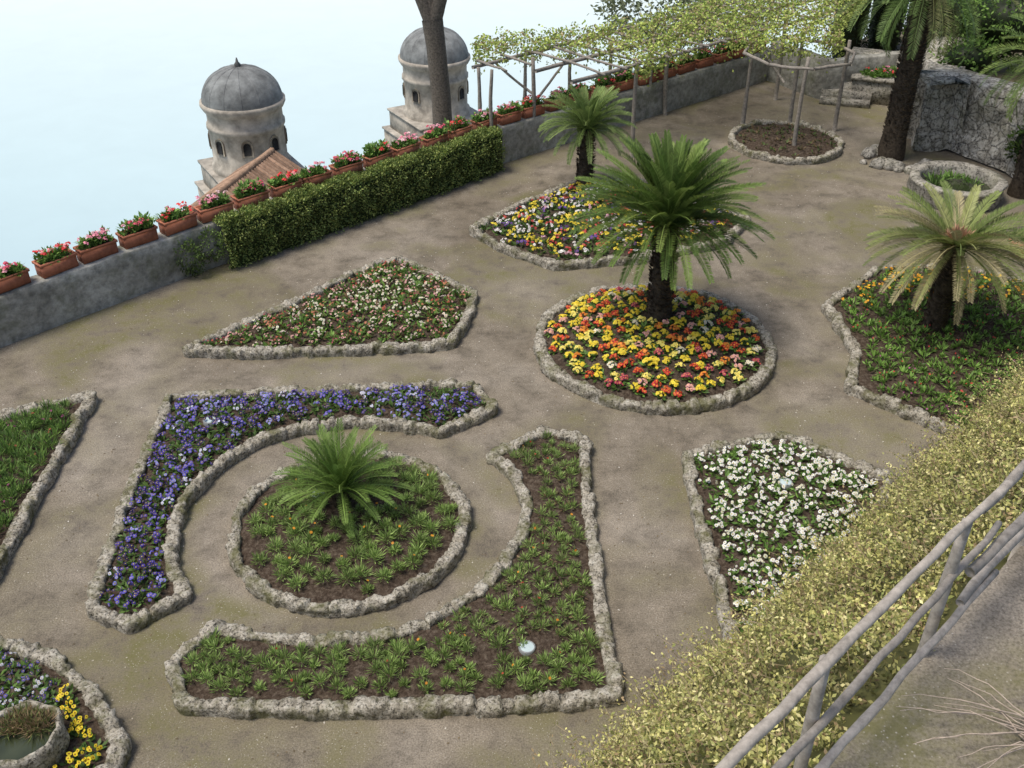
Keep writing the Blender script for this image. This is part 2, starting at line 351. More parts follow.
# H
e=bed('corner_flower_bed',S['Hb']);P=withz(S['Hb'],scatter(S['Hb'],.15,.3,.15));lf=MB();fl=MB()
P=P[np.linalg.norm(P[:,:2]-np.array(S['urn']),axis=1)>.46]
leaves(lf,P,11,.05,.11,.045,(.1,1.0),GR);x0=S['k4'][0];m=P[:,0]>x0
Q=P[m];flowers(fl,Q,5,.08,.08,.028,pick(Q,[(.82,.64,.04)],[1]),(.3,.1,.02))
Q=P[~m];flowers(fl,Q,4,.08,.08,.022,pick(Q,[(.12,.10,.35),(.5,.52,.6),(.05,.04,.15)],[2,2,2]),(.5,.4,.1))
lf.build('leaves',LEAF,e);fl.build('pansy_flowers',FLOW,e)
e=empty('round_stone_basin');mb=MB();u=S['urn'];lathe(mb,[(.38,0),(.42,.15),(.44,.3),(.44,.46),(.42,.52),(.40,.53),(.37,.50),(.36,.38)],(u[0],u[1],0),(1,1,1),40,.12);mb.build('bowl',TUFA,e,False)
mb=MB();lathe(mb,[(.40,0),(.2,.001),(0,.001)],(u[0],u[1],.44),(1,1,1),24);mb.build('water',WATER,e,True)
mb=MB();leaves(mb,np.array([[u[0]+.27*math.cos(a)*r,u[1]+.27*math.sin(a)*r,.44] for a in np.linspace(.3,2.9,10) for r in (.45,.75,1.05)]),30,.05,.13,.013,(.2,1.4),[(.32,.23,.13),(.22,.16,.08),(.15,.19,.06)]);mb.build('dry_plants',LEAF,e)
# circle 3
cp=circle(S['C3']);e=bed('pergola_flower_bed',cp);P=withz(cp,scatter(cp,.3,.4,.2));lf=MB();leaves(lf,P,8,.06,.12,.05,(.1,1),[(.14,.10,.05),(.09,.13,.04)]);lf.build('leaves',LEAF,e)
# ---------------- palms
def palm(name,base,z0,th,tr,nf,L,emax,emin,droop,cols,ll=.2,lw=.028,npair=44,cone=None,lean=(0,0)):
    e=empty(name);mb=MB();bx,by=base;n=14;pts=[];rad=[]
    for i in range(n):
        t=i/(n-1);pts.append((bx+lean[0]*t,by+lean[1]*t,z0-.1+(th+.1)*t));rad.append(tr*(1.25-.3*min(t*3,1))*(1 if i%2 else .93))
    tube(mb,pts,rad,(.10,.078,.055),16,.06)
    k=int(th*tr*1600)+60;an=rng.uniform(0,2*PI,k);zz=rng.uniform(0,th,k);t=zz/th
    c=np.stack([bx+lean[0]*t+np.cos(an)*tr*.9,by+lean[1]*t+np.sin(an)*tr*.9,z0+zz],1);d=nrm(np.stack([np.cos(an)*.8,np.sin(an)*.8,np.ones(k)*.7],1))
    diamonds(mb,c,d,rng.uniform(.07,.13,k),.07,np.array([.16,.125,.09])*rng.uniform(.4,1.6,(k,1)),np.stack([-np.sin(an),np.cos(an),an*0],1)*.2+np.array([0,0,1]))
    mb.build('trunk',BARK,e,False)
    fb=MB();cx=np.array([bx+lean[0],by+lean[1],z0+th]);cols=np.array(cols)
    for i in range(nf):
        f=i/nf;az=i*2.39996+rng.uniform(-.15,.15);e0=math.radians(emax+(emin-emax)*f+rng.uniform(-6,6));dr=math.radians(droop*(.75+.5*f))*rng.uniform(.8,1.2)
        Lf=L*rng.uniform(.88,1.06)*(.85+.15*min(1,f*3));m=npair;t=np.linspace(0,1,m)
        el=e0-dr*t**1.3;h=np.array([math.cos(az),math.sin(az),0]);lat=np.array([-math.sin(az),math.cos(az),0.]);lat=nrm(lat+np.array([0,0,rng.uniform(-.25,.25)]))
        tan=np.cos(el)[:,None]*h+np.sin(el)[:,None]*np.array([0,0,1]);pos=cx+h*tr*.4+np.cumsum(tan,0)*Lf/m
        nv=np.cross(tan,lat);nv*=np.sign(nv[:,2:3]+1e-6)
        col=cols[rng.integers(0,len(cols))]*rng.uniform(.75,1.25)
        w=np.linspace(.018,.005,m)[:,None];V=np.stack([pos-lat*w,pos+lat*w],1).reshape(-1,3);q=np.arange(m-1)[:,None]*2
        fb.add(V,np.concatenate([q+[0,1,3,2]]),col*1.25)
        prof=ll*np.sin(PI*(.14+.78*t))**.6
        for sd in (-1,1):
            d=nrm(lat*sd*.72+tan*.75+nv*.40+rng.normal(size=(m,3))*.06)
            s=t>.06
            diamonds(fb,pos[s],d[s],prof[s],lw,np.clip(col*rng.uniform(.75,1.25,(s.sum(),1)),0,1),nv[s])
    fb.build('fronds',LEAF,e)
    if cone:
        cb=MB();P=np.tile(cx,(1,1));leaves(cb,P,260,.14,.34,.05,(.3,1.5),cone,.2);cb.build('cone',LEAF,e)
    return e
CY=[(.13,.20,.045),(.17,.25,.06),(.24,.32,.085),(.09,.145,.035)]
palm('sago_palm',S['palm'],.2,2.1,.22,165,1.80,90,8,46,CY,.18,.021,84)
palm('sago_palm',S['palm2'],.15,1.45,.20,80,1.25,84,0,55,[(.16,.23,.065),(.20,.27,.085)],.16,.022,50)
palm('sago_palm',S['cyc'],.2,.32,.10,62,1.02,86,12,44,[(.13,.21,.045),(.18,.27,.065)],.14,.012,60)
palm('sago_palm',S['sago'],.2,1.75,.20,90,1.66,48,-8,46,[(.22,.27,.08),(.30,.32,.12),(.16,.21,.06),(.34,.30,.16)],.18,.018,74,cone=[(.48,.29,.19),(.38,.23,.13)])
palm('date_palm',S['bigpalm'],0,4.6,.30,70,2.2,75,-35,60,[(.12,.19,.05),(.16,.23,.07),(.24,.25,.10)],.30,.024,60)
palm('date_palm',S['rpalm'],0,3.3,.26,66,1.7,75,-30,60,[(.14,.21,.06),(.19,.26,.07)],.24,.022,56)
# ---------------- terrace
def prism(name,poly,z1,z0,mat):
    n=len(poly);V=[(x,y,z1) for x,y in poly]+[(x,y,z0) for x,y in poly]
    F=[list(range(n)),list(range(2*n-1,n-1,-1))]+[[i,i+n,(i+1)%n+n,(i+1)%n] for i in range(n)]
    me=bpy.data.meshes.new(name);me.from_pydata(V,[],F);me.materials.append(mat);o=bpy.data.objects.new(name,me);scene.collection.objects.link(o);return o
WL=[(-24,1.8),(-14.5,11.5),(-9.8,16.36),(-6.8,19.5),(-2.9,23.25),(-.3,25.9),(4.7,30.2),(8.65,33.6)]
def offs(pl,d):
    p=np.array(pl,float);T=nrm(np.gradient(p,axis=0));return p+np.stack([-T[:,1],T[:,0]],1)*d
g=[tuple(x) for x in offs(WL,.2)]
prism('ground',g[::-1]+[(-24,-12),(45,-12),(45,48),(14,40),(10.5,34)],0,-25,GROUND)
def wall(name,pl,th,h,z0=0,step=.2):
    P=densify(pl,step,False);A=P;B=P+(offs(P,th)-P);n=len(P)
    prof=[(A,0),(A,.25*h),(A,.5*h),(A,.75*h),(A,h-.02),(A*.93+B*.07,h+.0),(A*.5+B*.5,h+.01),(A*.07+B*.93,h),(B,h-.02),(B,.5*h),(B,-4)]
    V=np.zeros((n,len(prof),3))
    for j,(p,z) in enumerate(prof): V[:,j,:2]=p;V[:,j,2]=z0+z
    V=V.reshape(-1,3)
    for i in range(len(V)):
        if V[i,2]>z0+.05:V[i]+=np.array(noise.noise_vector(Vector(V[i]*1.7)))*.035+np.array(noise.noise_vector(Vector(V[i]*6)))*.02
    m=len(prof);i=np.arange(n-1)[:,None];j=np.arange(m-1)[None,:]
    Fq=np.stack([i*m+j,(i+1)*m+j,(i+1)*m+j+1,i*m+j+1],-1).reshape(-1,4)
    mb=MB();mb.add(V,Fq,(1,1,1))
    for o in (0,(n-1)*m): mb.add(V,[[o+0,o+4,o+8,o+9],[o+4,o+5,o+7,o+8]],(1,1,1))
    return mb.build(name,WALL,None,False)
wall('parapet_wall',WL,.45,1.0)
wall('parapet_wall',[(8.8,33.75),(10.0,31.7),(12.5,32.6)][::-1],.35,1.25)
# flower boxes
def flower_box(c,ax,v):
    e=empty('flower_box');e.location=(c[0],c[1],c[2]);e.rotation_euler=(0,0,math.atan2(ax[1],ax[0])+rng.uniform(-.08,.08))
    mb=MB();col=np.array([.48,.185,.11])*rng.uniform(.8,1.15);L,W,Hh=rng.uniform(.66,.74),.29,.26
    for sx,sy,ex,ey in ((0,-W/2+.0125,L,.025),(0,W/2-.0125,L,.025),(-L/2+.0125,0,.025,W-.05),(L/2-.0125,0,.025,W-.05)):
        box(mb,(sx,sy,Hh/2),ex,ey,Hh,col)
    for sx,sy,ex,ey in ((0,-W/2-.006,L+.05,.03),(0,W/2+.006,L+.05,.03),(-L/2-.006,0,.03,W-.02),(L/2+.006,0,.03,W-.02)):
        box(mb,(sx,sy,Hh+.002),ex,ey,.05,col*1.05)
    box(mb,(0,0,.015),L-.05,W-.05,.03,col)
    box(mb,(0,0,Hh-.05),L-.055,W-.055,.02,(.05,.035,.025))
    mb.build('terracotta_trough',TERRA,e)
    k=rng.integers(14,26);P=np.stack([rng.uniform(-.3,.3,k),rng.uniform(-.09,.09,k),np.full(k,Hh-.03)],1);lb=MB()
    leaves(lb,P,28,.09,.10,.055,(.0,1.4),[(.17,.31,.07),(.24,.39,.09),(.12,.21,.05)],rng.uniform(.10,.24));lb.build('geranium_leaves',LEAF,e)
    fb=MB();k=rng.integers(9,20);P=np.stack([rng.uniform(-.32,.32,k),rng.uniform(-.16,.12,k),Hh+rng.uniform(.05,.19,k)],1)
    flowers(fb,P,9,.05,.06,.024,pick(P,[[(.74,.06,.06),(.8,.3,.3)],[(.82,.30,.38),(.8,.55,.55)],[(.74,.12,.18),(.8,.4,.45)]][v%3],[3,1]),None,.03);fb.build('geranium_flowers',FLOW,e)
mid=densify(offs(WL,.24).tolist(),.02,False);sl=np.concatenate([[0],np.cumsum(np.linalg.norm(np.diff(mid,axis=0),axis=1))])
i0=np.argmin(np.abs(mid[:,0]+8.95));d=sl[i0]
for k in range(-4,27):
    q=d+k*.89+rng.uniform(-.06,.06)
    i=np.searchsorted(sl,q)
    if i>=len(mid)-12: break
    p=mid[i];t=mid[i+5]-mid[i-5];flower_box((p[0],p[1],1.02),t,k+9)
# hedge on wall
def hedge():
    e=empty('hedge');a=[(-6.35,19.85),(-4.6,21.6),(-2.9,23.25),(-.45,25.7)];P=densify(a,.1,False);A=offs(P,-.28);B=offs(P,.10)
    mb=MB();prof=[(0,0),(0,.5),(0,.9),(.15,1.03),(.6,1.05),(1,1.0)];V=np.zeros((len(P),len(prof),3))
    for j,(a_,z) in enumerate(prof): V[:,j,:2]=A+(B-A)*a_;V[:,j,2]=z
    V[:,:,2]*=(1+.05*sn(P[:,0],P[:,1],0,2))[:,None];VV=V.reshape(-1,3);n=len(P);m=len(prof);i=np.arange(n-1)[:,None];j=np.arange(m-1)[None,:]
    Fq=np.stack([i*m+j,(i+1)*m+j,(i+1)*m+j+1,i*m+j+1],-1).reshape(-1,4);mb.add(VV,Fq,(.04,.06,.02));mb.build('inner_branches',LEAF,e)
    lb=MB();N=30000;ii=rng.integers(0,n-1,N);jj=rng.uniform(0,m-1.01,N);j0=jj.astype(int);f=(jj-j0)[:,None];c=V[ii,j0]*(1-f)+V[ii,j0+1]*f+rng.uniform(-.05,.05,(N,3))
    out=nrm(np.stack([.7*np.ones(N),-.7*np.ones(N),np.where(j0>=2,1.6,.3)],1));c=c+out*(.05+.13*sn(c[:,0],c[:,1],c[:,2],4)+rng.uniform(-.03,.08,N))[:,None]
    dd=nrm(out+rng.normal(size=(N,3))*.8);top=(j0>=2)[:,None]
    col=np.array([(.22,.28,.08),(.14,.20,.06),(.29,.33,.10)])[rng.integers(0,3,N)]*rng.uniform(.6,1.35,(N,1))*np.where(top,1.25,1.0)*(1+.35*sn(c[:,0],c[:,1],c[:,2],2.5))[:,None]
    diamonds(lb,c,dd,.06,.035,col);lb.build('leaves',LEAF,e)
hedge()
def blob(name,blobs,N,size,cols,parent=None,core=True,nz=.25,asp=.5,mat=None):
    e=parent or empty(name);lb=MB();vol=np.array([b[3]*b[5] for b in blobs],float);w=vol/vol.sum()
    for b,ww in zip(blobs,w):
        n=int(N*ww);u=nrm(rng.normal(size=(n,3)));R=np.array(b[3:6]);c0=np.array(b[:3])
        lump=1+nz*sn(u[:,0]*2+c0[0],u[:,1]*2+c0[1],u[:,2]*2,2.2)+rng.normal(size=n)*.08
        c=c0+u*R*lump[:,None]*rng.uniform(.78,1.03,(n,1));d=nrm(u+rng.normal(size=(n,3))*.8)
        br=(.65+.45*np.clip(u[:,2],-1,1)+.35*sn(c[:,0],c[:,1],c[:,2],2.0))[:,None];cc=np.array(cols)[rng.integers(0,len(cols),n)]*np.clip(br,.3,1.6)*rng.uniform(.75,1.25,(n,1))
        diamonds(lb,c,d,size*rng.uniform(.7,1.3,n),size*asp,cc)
        if core:
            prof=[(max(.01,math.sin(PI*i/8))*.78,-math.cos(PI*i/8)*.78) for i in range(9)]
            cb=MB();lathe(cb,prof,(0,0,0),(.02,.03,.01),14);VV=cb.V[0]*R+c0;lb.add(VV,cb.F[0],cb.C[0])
    lb.build('leaves',mat or LEAF,e);return e
blob('ivy_plant',[(-6.95,19.3,.45,.35,.2,.4),(-6.5,19.65,.6,.3,.2,.35)],1300,.07,[(.15,.23,.06)],core=False)
# pergola
e=empty('pergola');mb=MB();WC=(.36,.32,.27);zc=2.55
for x,y in S['posts']: pole(mb,(x,y,-.05),(x+rng.uniform(-.06,.06),y,zc+.05),.06,WC)
for x,y in S['wposts']: pole(mb,(x,y,.9),(x+rng.uniform(-.05,.05),y+rng.uniform(-.05,.05),zc+.05),.05,WC)
W0=np.array(S['wposts'][0]);dirw=nrm(np.array([8.97,7.74]));nin=np.array([dirw[1],-dirw[0]])
for o in (-.2,1.1,2.4):
    a=W0+nin*o+dirw*(.0 if o<1 else 1.0);b=a+dirw*12;pole(mb,(*a,zc),(*b,zc+.02),.05,WC,16,.05)
for k in range(15):
    a=W0+dirw*(.3+k*.8)-nin*.4;b=a+nin*3.1
    if k<2: b=a+nin*1.2
    pole(mb,(*a,zc+.08),(*b,zc+.08),.035,WC,6,.04)
c3=S['C3']
q=[(c3[0]+1.5*math.cos(a),c3[1]+1.5*math.sin(a)) for a in np.linspace(0,2*PI,9)]
for a,b in zip(q[:-1],q[1:]): pole(mb,(*a,zc),(*b,zc),.045,WC)
for a,b in (((0.56,26.97,1.3),(1.6,27.7,2.5)),((0.56,26.97,1.6),(-.5,26.9,2.5)),((7.6,27.9,1.6),(6.9,28.5,2.5))): pole(mb,a,b,.035,WC)
mb.build('poles',WOOD,e)
lb=MB();cpoly=S['canopy'];pp=np.array(cpoly);N=100000;P=np.stack([rng.uniform(pp[:,0].min(),pp[:,0].max(),N),rng.uniform(pp[:,1].min(),pp[:,1].max(),N)],1)
P=P[inside(cpoly,P)];k=sn(P[:,0],P[:,1],0,1.9)+.5*sn(P[:,0],P[:,1],3,5);P=P[(k>-.22)|(rng.uniform(size=len(P))<.14)]
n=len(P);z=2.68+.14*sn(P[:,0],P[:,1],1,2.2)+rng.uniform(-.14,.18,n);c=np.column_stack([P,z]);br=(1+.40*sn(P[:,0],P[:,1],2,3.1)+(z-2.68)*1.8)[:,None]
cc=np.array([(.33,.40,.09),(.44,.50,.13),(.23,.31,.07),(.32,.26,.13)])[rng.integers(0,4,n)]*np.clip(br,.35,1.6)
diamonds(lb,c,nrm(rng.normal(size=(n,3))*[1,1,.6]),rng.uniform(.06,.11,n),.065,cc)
E=densify(cpoly[:12],.05,False);E=np.repeat(E,6,0)+rng.uniform(-.12,.12,(len(E)*6,2));E=E[sn(E[:,0],E[:,1],0,3)>-.3];n=len(E);z=2.62-rng.exponential(.10,n)
diamonds(lb,np.column_stack([E,z]),nrm(rng.normal(size=(n,3))+[0,0,-.5]),.09,.06,np.array([.34,.40,.10])*rng.uniform(.5,1.3,(n,1)))
lb.build('vine_leaves',LEAF,e)
# ---------------- bank with shrubs and railing
ed=np.array([.718,.696]);nd=np.array([-.696,.718]);P0=np.array([0,1.9])
def bp(s,q): return P0+ed*np.asarray(s)[...,None]+nd*np.asarray(q)[...,None]
def bz(s,q): q=np.asarray(q);return 4.7*(1-np.clip(q/3.05,0,1)**1.25)+.38*sn(s*1.0,q*1.4,0,1.6)*np.clip(q*1.5,0,1)*np.clip((3.3-q)*2,.2,1)
e=empty('shrub_bank');s=np.linspace(-3,24,150);q=np.linspace(-.0,3.05,26);SS,QQ=np.meshgrid(s,q,indexing='ij');XY=bp(SS,QQ);Z=np.maximum(bz(SS,QQ)-.15,-.1);Z[:,-1]=-.1
V=np.concatenate([XY,Z[...,None]],-1).reshape(-1,3);k=len(q);i=np.arange(len(s)-1)[:,None];j=np.arange(k-1)[None,:]
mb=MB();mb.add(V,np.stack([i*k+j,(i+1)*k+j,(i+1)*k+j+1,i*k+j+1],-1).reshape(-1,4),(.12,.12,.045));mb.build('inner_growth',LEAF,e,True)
lb=MB();NTW=14500;s=rng.uniform(-1.5,17,NTW);q=rng.uniform(.12,3.2,NTW);xy=bp(s,q);z=np.maximum(bz(s,q),.0)
base=np.column_stack([xy,z-.12]);sl=nrm(np.column_stack([nd[0]*np.ones(NTW),nd[1]*np.ones(NTW),np.ones(NTW)*.9]))
d0=nrm(sl*.6+np.array([0,0,.5])+rng.normal(size=(NTW,3))*.6);long_=rng.uniform(size=NTW)<.12;Lt=np.where(long_,rng.uniform(.5,.95,NTW),rng.uniform(.15,.45,NTW));pt=13
cl=sn(s,q,0,1.4)+.6*sn(s,q,4,4)
typ=rng.choice(5,NTW,p=[.30,.26,.16,.17,.11])
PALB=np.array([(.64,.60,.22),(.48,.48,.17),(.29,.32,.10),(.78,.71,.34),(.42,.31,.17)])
for t in np.linspace(.12,1,pt):
    pos=base+d0*(Lt*t)[:,None]+np.array([0,0,-1])*(.3*Lt*t*t)[:,None]+rng.normal(size=(NTW,3))*.02
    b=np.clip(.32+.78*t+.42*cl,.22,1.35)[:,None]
    ty=np.where(rng.uniform(size=NTW)<.3,rng.integers(0,5,NTW),typ)
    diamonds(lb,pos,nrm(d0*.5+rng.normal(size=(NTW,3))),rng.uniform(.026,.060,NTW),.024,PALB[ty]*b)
ix=np.where(long_)[0]
for t0,t1 in ((0,.35),(.35,.7),(.7,1.0)):
    a=base[ix]+d0[ix]*(Lt[ix]*t0)[:,None]-np.array([0,0,1])*(.3*Lt[ix]*t0*t0)[:,None];b=base[ix]+d0[ix]*(Lt[ix]*t1)[:,None]-np.array([0,0,1])*(.3*Lt[ix]*t1*t1)[:,None]
    l_=np.linalg.norm(b-a,axis=1);diamonds(lb,a,(b-a)/l_[:,None],l_*1.05,.010,(.34,.27,.16))
lb.build('leaves',LEAF,e)
a=bp(np.array(-3.),np.array(0.));b=bp(np.array(24.),np.array(0.));c=bp(np.array(24.),np.array(-4.));d=bp(np.array(-3.),np.array(-4.))
prism('upper_path',[tuple(a),tuple(d),tuple(c),tuple(b)],4.8,0.01,GROUND)
e=empty('wooden_railing');mb=MB();RC=(.46,.41,.35)
for k in range(-1,9):
    s_=.75+1.55*k;p=bp(np.array(s_),np.array(.02));pole(mb,(*p,4.6),(*(p+rng.uniform(-.02,.02,2)),5.97),.040,RC,6,.008)
for zz,oo in ((6.02,.0),(5.52,-.04),(5.22,-.07)):
    for k in (-3,0.2,4.0,8.0):
        s0=k;s1=k+4.3 if k>=0 else .6;a=bp(np.array(s0),np.array(oo+rng.uniform(-.03,.03)));b=bp(np.array(s1),np.array(oo+rng.uniform(-.03,.03)))
        pole(mb,(*a,zz+rng.uniform(-.05,.05)),(*b,zz+rng.uniform(-.05,.05)),rng.uniform(.027,.036),np.array(RC)*rng.uniform(.8,1.15),20,.026)
mb.build('rails',WOOD,e)
e=empty('bare_shrub');mb=MB();g0=S['tw']
for k in range(16):
    an=rng.uniform(2.0,4.0);L=rng.uniform(.5,1.0);p=np.array([g0[0]+rng.uniform(-.1,.1),g0[1]+rng.uniform(-.1,.1),4.8]);t=np.linspace(0,1,9)[:,None]
    pts=p+np.array([math.cos(an),math.sin(an)*.6,.5])*L*t+np.array([0,0,-.35])*L*t*t+rng.normal(size=(9,3))*.008;tube(mb,pts,np.linspace(.006,.002,9),(.55,.45,.36),5)
mb.build('twigs',WOOD,e)
# ---------------- church towers
def tower(name,x,y,zb,R):
    e=empty(name);mb=MB();c=(x,y,zb);ST=(.58,.52,.43)
    lathe(mb,[(R*1.0,-.2),(R*1.0,0),(R*1.0,.25),(R*.94,.35),(R*.94,2.2),(R*.98,2.25),(R*.98,2.45),(R*.94,2.5),(R*.94,3.1),(R*1.0,3.2),(R*1.06,3.45),(R*1.06,3.6),(R*.9,3.65)],c,ST,40,.01)
    mb2=MB();prof=[(R*1.0*math.cos(a)**.9,3.62+R*.80*math.sin(a)**1.05) for a in np.linspace(0,PI/2*.97,14)];lathe(mb2,prof,c,(.29,.30,.29),48)
    for k in range(14):
        an=2*PI*k/14;pts=[(x+(r-.01)*math.cos(an),y+(r-.01)*math.sin(an),zb+z) for r,z in prof];tube(mb2,pts,.025,(.28,.285,.28),6)
    lathe(mb2,[(.14,0),(.18,.12),(.08,.25),(.05,.4),(.0,.5)],(x,y,zb+3.6+R*.8),(.2,.2,.19),12)
    for k in range(8):
        an=2*PI*(k+.25)/8;u=np.array([math.cos(an),math.sin(an)]);tt=np.array([-u[1],u[0]]);r0=R*.94
        for w,h0,h1,o,col in ((.30,.75,1.35,.05,(.46,.40,.31)),(.19,.85,1.32,.09,(.03,.03,.03))):
            pts=[(-w,h0),(w,h0),(w,h1)]+[(w*math.cos(a),h1+w*math.sin(a)) for a in (PI/5,2*PI/5,3*PI/5,4*PI/5)]+[(-w,h1)]
            V=[(x+u[0]*(r0+o)+tt[0]*a,y+u[1]*(r0+o)+tt[1]*a,zb+b+ .35) for a,b in pts]
            V2=[(x+u[0]*(r0-.3)+tt[0]*a,y+u[1]*(r0-.3)+tt[1]*a,zb+b+.35) for a,b in pts]
            Fq=[[0,1,2,7],[2,3,6,7],[3,4,5,6]]
            n=len(V);Fq+=[[i,(i+1)%n,(i+1)%n+n,i+n] for i in range(n)];mb.add(V+V2,Fq,col)
    for w,z1,z0 in ((R*2.15,-.2,-1.5),(R*2.45,-1.5,-40)):
        box(mb,(x,y,zb+(z1+z0)/2),w,w,z1-z0,(.52,.47,.39),(1,.6,0))
        box(mb,(x,y,zb+z1+.05),w+.2,w+.2,.12,(.54,.49,.41),(1,.6,0))
    mb.build('drum',STC,e,False);mb2.build('dome',STC,e,True);return e
tower('church_tower',-14.25,52.4,-10.2,2.1);tower('church_tower',-5.0,65.3,-11.5,2.2)
e=empty('church_building');mb=MB();ra=np.array([-12.1,48.6]);rd=nrm(np.array([-.25,-.97]));rs=np.array([rd[1],-rd[0]])
cm=ra+rd*3
box(mb,(cm[0],cm[1],-24.6),5.9,3.7,31,(.46,.42,.36),(*rd,0));mb.build('walls',STC,e)
tb=MB()
for sd in (-1,1):
    for k in range(24):
        a=ra+rd*k*.26;t=np.linspace(0,1,6);pts=[(*(a+rs*sd*2.1*q_),-8.1-1.25*q_) for q_ in t];tube(tb,pts,.14,np.array([.48,.31,.21])*rng.uniform(.6,1.25),6)
pts=[(*(ra+rd*u),-8.02) for u in (0,6)];tube(tb,pts,.16,(.46,.3,.2),6);tb.build('tile_roof',TILE,e)
# ---------------- pine tree
e=empty('stone_pine_tree');mb=MB();BC=(.22,.18,.14)
tube(mb,[(-2.15,31.6,-14),(-2.2,31.6,-4),(-2.25,31.6,0),(-2.35,31.7,1.6),(-2.45,31.7,2.4)],[.42,.35,.31,.30,.33],BC,12,.06)
limbs=[((-2.45,31.7,2.3),(-3.3,31.9,4.3),(-4.2,32,8)),((-2.4,31.7,2.3),(-1.9,31.6,3.8),(-.6,31.4,8.4)),((-2.45,31.7,2.3),(-2.6,32.2,5),(-2.4,33.5,8.6))]
for l in limbs:
    t=np.linspace(0,1,10)[:,None];a,b,c=[np.array(v) for v in l];pts=a*(1-t)**2+2*b*t*(1-t)+c*t*t;tube(mb,pts,np.linspace(.24,.12,10),BC,10,.06)
mb.build('trunk',BARK,e,True)
blob('x',[(-4.5,32,9.3,2,2,.8),(-.5,31.4,9.8,2.2,2,.9),(-2.4,33.8,10,2.2,2,.9),(-2.6,30.2,9.6,1.8,1.6,.7)],9000,.22,[(.05,.09,.03),(.08,.12,.04)],parent=e,asp=.2)
# ---------------- right back corner
def rocks(name,pts,rr,N):
    e=empty(name);mb=MB();pts=np.array(pts)
    for k in range(N):
        p=pts[rng.integers(0,len(pts))]+rng.normal(size=3)*rr;r=rng.uniform(.1,.24);prof=[(max(.01,math.sin(PI*i/5))*r,-math.cos(PI*i/5)*r*.75) for i in range(6)]
        lathe(mb,prof,tuple(p),(1,1,1),8,.5)
    mb.build('stones',CUT,e,False);return e
def rubble_wall(name,pl,h,th):
    P=densify(pl,.1,False);n=len(P);zz=np.linspace(0,h,int(h/.1));m=len(zz)+3;V=np.zeros((n,m,3));off=offs(P,th)
    for j,z in enumerate(zz): V[:,j,:2]=P+(off-P)*.12*(z/h);V[:,j,2]=z
    for j,f in ((len(zz),.5),(len(zz)+1,.9),(len(zz)+2,1)): V[:,j,:2]=P+(off-P)*f;V[:,j,2]=h+.05
    V[:,-1,2]=0;V=V.reshape(-1,3)
    for i in range(len(V)):
        v=Vector(V[i]*3.4);dd,_=noise.voronoi(v);V[i]+=np.array([-.3,-.8,.2])*(min(dd[1]-dd[0],.4)*.28)+np.array(noise.noise_vector(Vector(V[i]*1.2)))*.15
    i=np.arange(n-1)[:,None];j=np.arange(m-1)[None,:];Fq=np.stack([i*m+j,(i+1)*m+j,(i+1)*m+j+1,i*m+j+1],-1).reshape(-1,4)
    mb=MB();mb.add(V,Fq,(1,1,1));return mb.build(name,ROCK,None,False)
R=S['rock'];rubble_wall('rubble_stone_wall',[(13.4,32.5)]+[tuple(p) for p in R]+[(20,24)],1.9,1.2)
bx,by=S['basin'];e=empty('stone_fountain_basin');mb=MB();lathe(mb,[(1.05,-.45),(1.12,-.3),(1.1,-.05),(1.15,.02),(1.12,.08),(.92,.08),(.88,0),(.86,-.25)],(bx,by,.45),(1,1,1),48,.06);mb.build('basin',CUT,e,True)
mb=MB();lathe(mb,[(.9,0),(.4,.001),(0,.001)],(bx,by,.25),(1,1,1),30);mb.build('water',WATER,e,True)
mb=MB();leaves(mb,np.array([[bx+.5*math.cos(a),by+.5*math.sin(a),.26] for a in np.linspace(.2,3,6)]),24,.15,.25,.04,(.3,1.4),GR2,.05);mb.build('water_plants',LEAF,e)
mb=MB();mb2=MB();e=empty('stone_planter');px,py=S['planter'];ax=(.8,-.35,0)
box(mb,(px,py,.35),1.7,1.0,.7,(1,1,1),ax);box(mb,(px,py,.74),1.8,1.1,.1,(1,1,1),ax);box(mb,(px+.3,py+1.3,.55),1.9,.9,1.1,(1,1,1),ax);mb.build('trough',CUT,e)
P=np.stack([px+rng.uniform(-.6,.6,40),py+rng.uniform(-.35,.35,40),np.full(40,.79)],1);leaves(mb2,P,16,.08,.16,.07,(.1,1.3),GR2);mb2.build('leaves',LEAF,e)
fb=MB();flowers(fb,P[:12],4,.08,.14,.03,pick(P[:12],[(.6,.05,.05),(.6,.2,.3)],[1,1]),None);fb.build('flowers',FLOW,e)
e=empty('stone_steps');mb=MB();sx,sy=S['steps']
for k in range(4): box(mb,(sx-.1+.12*k,sy+.3+.32*k,.09+.09*k),1.5,.34,.18+.18*k,(1,1,1),(.9,-.3,0))
mb.build('steps',CUT,e)
e=empty('concrete_bench');mb=MB();box(mb,(.15,26.75,.22),.9,.45,.44,(1,1,1),(.72,.69,0));box(mb,(-.15,26.65,.68),.5,.4,.45,(1,1,1),(.72,.69,0));mb.build('blocks',WALL,e)
e=empty('terracotta_pot');mb=MB();lathe(mb,[(.0,.0),(.17,.0),(.24,.32),(.28,.33),(.28,.40),(.23,.40),(.22,.33),(0,.33)],(11.35,20.3,0),(.46,.19,.11),24);mb.build('pot',TERRA,e,True)
mb=MB();leaves(mb,np.array([[11.35,20.3,.33]]*5),26,.16,.2,.05,(.1,1.4),GR2,.1);mb.build('leaves',LEAF,e)
px,py=S['bigpalm'];rocks('rockery',[(px-.5,py-.5,.05),(px+.2,py-1.0,.05),(px-.3,py+.3,.05),(px+.9,py-1.1,.05)],np.array([.25,.25,.02]),34)
blob('shrub',[(14.6,29.5,2.9,1.9,1.4,1.1),(17,28,3.0,2,1.6,1.2),(13.6,32,2.5,1.3,1.1,1.2),(12.9,28.6,2.1,.8,.7,.5)],10000,.14,[(.20,.34,.07),(.27,.42,.10),(.12,.22,.05)])
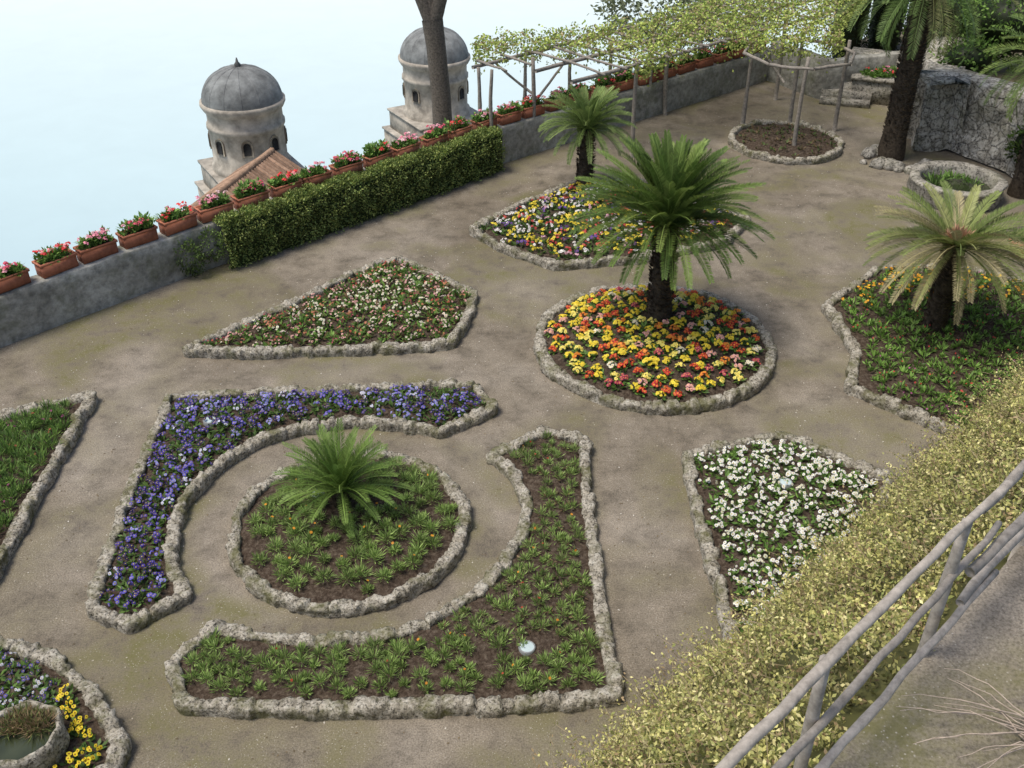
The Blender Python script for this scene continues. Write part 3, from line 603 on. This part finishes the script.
blob('shrub',[(14.6,25.6,1.3,1.0,.8,.7),(15.8,24.7,1.6,1.3,1,1),(13.4,25.0,.9,.5,.4,.5)],4500,.13,[(.12,.21,.05),(.17,.27,.06)])
blob('cypress_tree',[(12.1,37,2.2,.8,.8,4.2)],4500,.14,[(.04,.075,.03),(.055,.09,.035)],asp=.3)
blob('cypress_tree',[(13.6,37.5,2.0,.8,.8,4.5)],4500,.14,[(.04,.075,.03),(.055,.09,.035)],asp=.3)
blob('shrub',[(15.5,35,2.2,2.2,1.6,2.2),(19,33,2.5,2.4,2,2.6)],7000,.18,[(.10,.17,.05),(.15,.23,.07)])
blob('olive_tree',[(6.7,47,-.4,2.6,2.2,1.9),(9.5,46,-.2,2,2,1.8)],6000,.25,[(.42,.46,.27),(.32,.37,.2)],core=False)
# petals and debris on the path
mb=MB();N=9000;P=np.stack([rng.uniform(-11,13,N),rng.uniform(7,31,N)],1);ok=np.ones(N,bool)
for kk in ('A','B','C','D','E','F','Gb','Hb'): ok&=~inside(S[kk],P)
k=sn(P[:,0],P[:,1],0,.9);ok&=(P[:,1]<.934*P[:,0]+25.3)&((k>0)|(rng.uniform(size=N)<.3));P=P[ok];n=len(P)
d=nrm(np.column_stack([rng.normal(size=(n,2)),np.zeros(n)+.02]));cc=np.array([(.62,.58,.5),(.46,.41,.32),(.12,.09,.05),(.16,.12,.07),(.2,.15,.08)])[rng.integers(0,5,n)]
diamonds(mb,np.column_stack([P,np.full(n,.006)]),d,rng.uniform(.015,.045,n),.022,cc,np.tile([0,0,1.],(n,1)));mb.build('fallen_petals',FLOW)
# ---------------- sea, hillside
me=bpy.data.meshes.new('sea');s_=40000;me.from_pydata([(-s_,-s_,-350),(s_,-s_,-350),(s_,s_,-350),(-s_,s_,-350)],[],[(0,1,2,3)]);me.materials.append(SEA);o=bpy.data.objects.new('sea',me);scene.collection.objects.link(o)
me=bpy.data.meshes.new('hillside');me.from_pydata([(-40,-20,-24.9),(60,75,-24.9),(60,-60,-24.9),(-40,-60,-24.9),(-270,210,-351),(-170,305,-351),(60,305,-351),(-270,-60,-351)],[],[(0,3,2,1),(0,1,5,4),(1,6,5),(0,4,7,3)])
me.materials.append(ROCK);o=bpy.data.objects.new('hillside',me);scene.collection.objects.link(o)
# ---------------- light, camera
w=bpy.data.worlds.new('World');scene.world=w;w.use_nodes=True;nt=w.node_tree;bg=nt.nodes['Background'];sk=nt.nodes.new('ShaderNodeTexSky');sk.sky_type='NISHITA';sk.sun_disc=False
Sd=Vector((-.35,-.12,.95)).normalized();sk.sun_elevation=math.asin(Sd.z);sk.sun_rotation=math.atan2(Sd.x,Sd.y);sk.dust_density=3;sk.air_density=1.0;sk.ozone_density=1
nt.links.new(sk.outputs[0],bg.inputs[0]);bg.inputs[1].default_value=.15
l=bpy.data.lights.new('sun','SUN');l.energy=2.8;l.angle=math.radians(20);l.color=(1,.94,.84);o=bpy.data.objects.new('sun',l);scene.collection.objects.link(o);o.rotation_euler=Sd.to_track_quat('Z','Y').to_euler()
cam=bpy.data.cameras.new('camera');cam.sensor_width=36;cam.lens=36*1000/1024;cam.clip_end=80000;cam.clip_start=.1;o=bpy.data.objects.new('camera',cam);scene.collection.objects.link(o);o.location=(0,0,10);o.rotation_euler=(PI/2-math.radians(33.5),0,0);scene.camera=o
scene.view_settings.view_transform='Standard';scene.view_settings.look='None';scene.view_settings.exposure=0
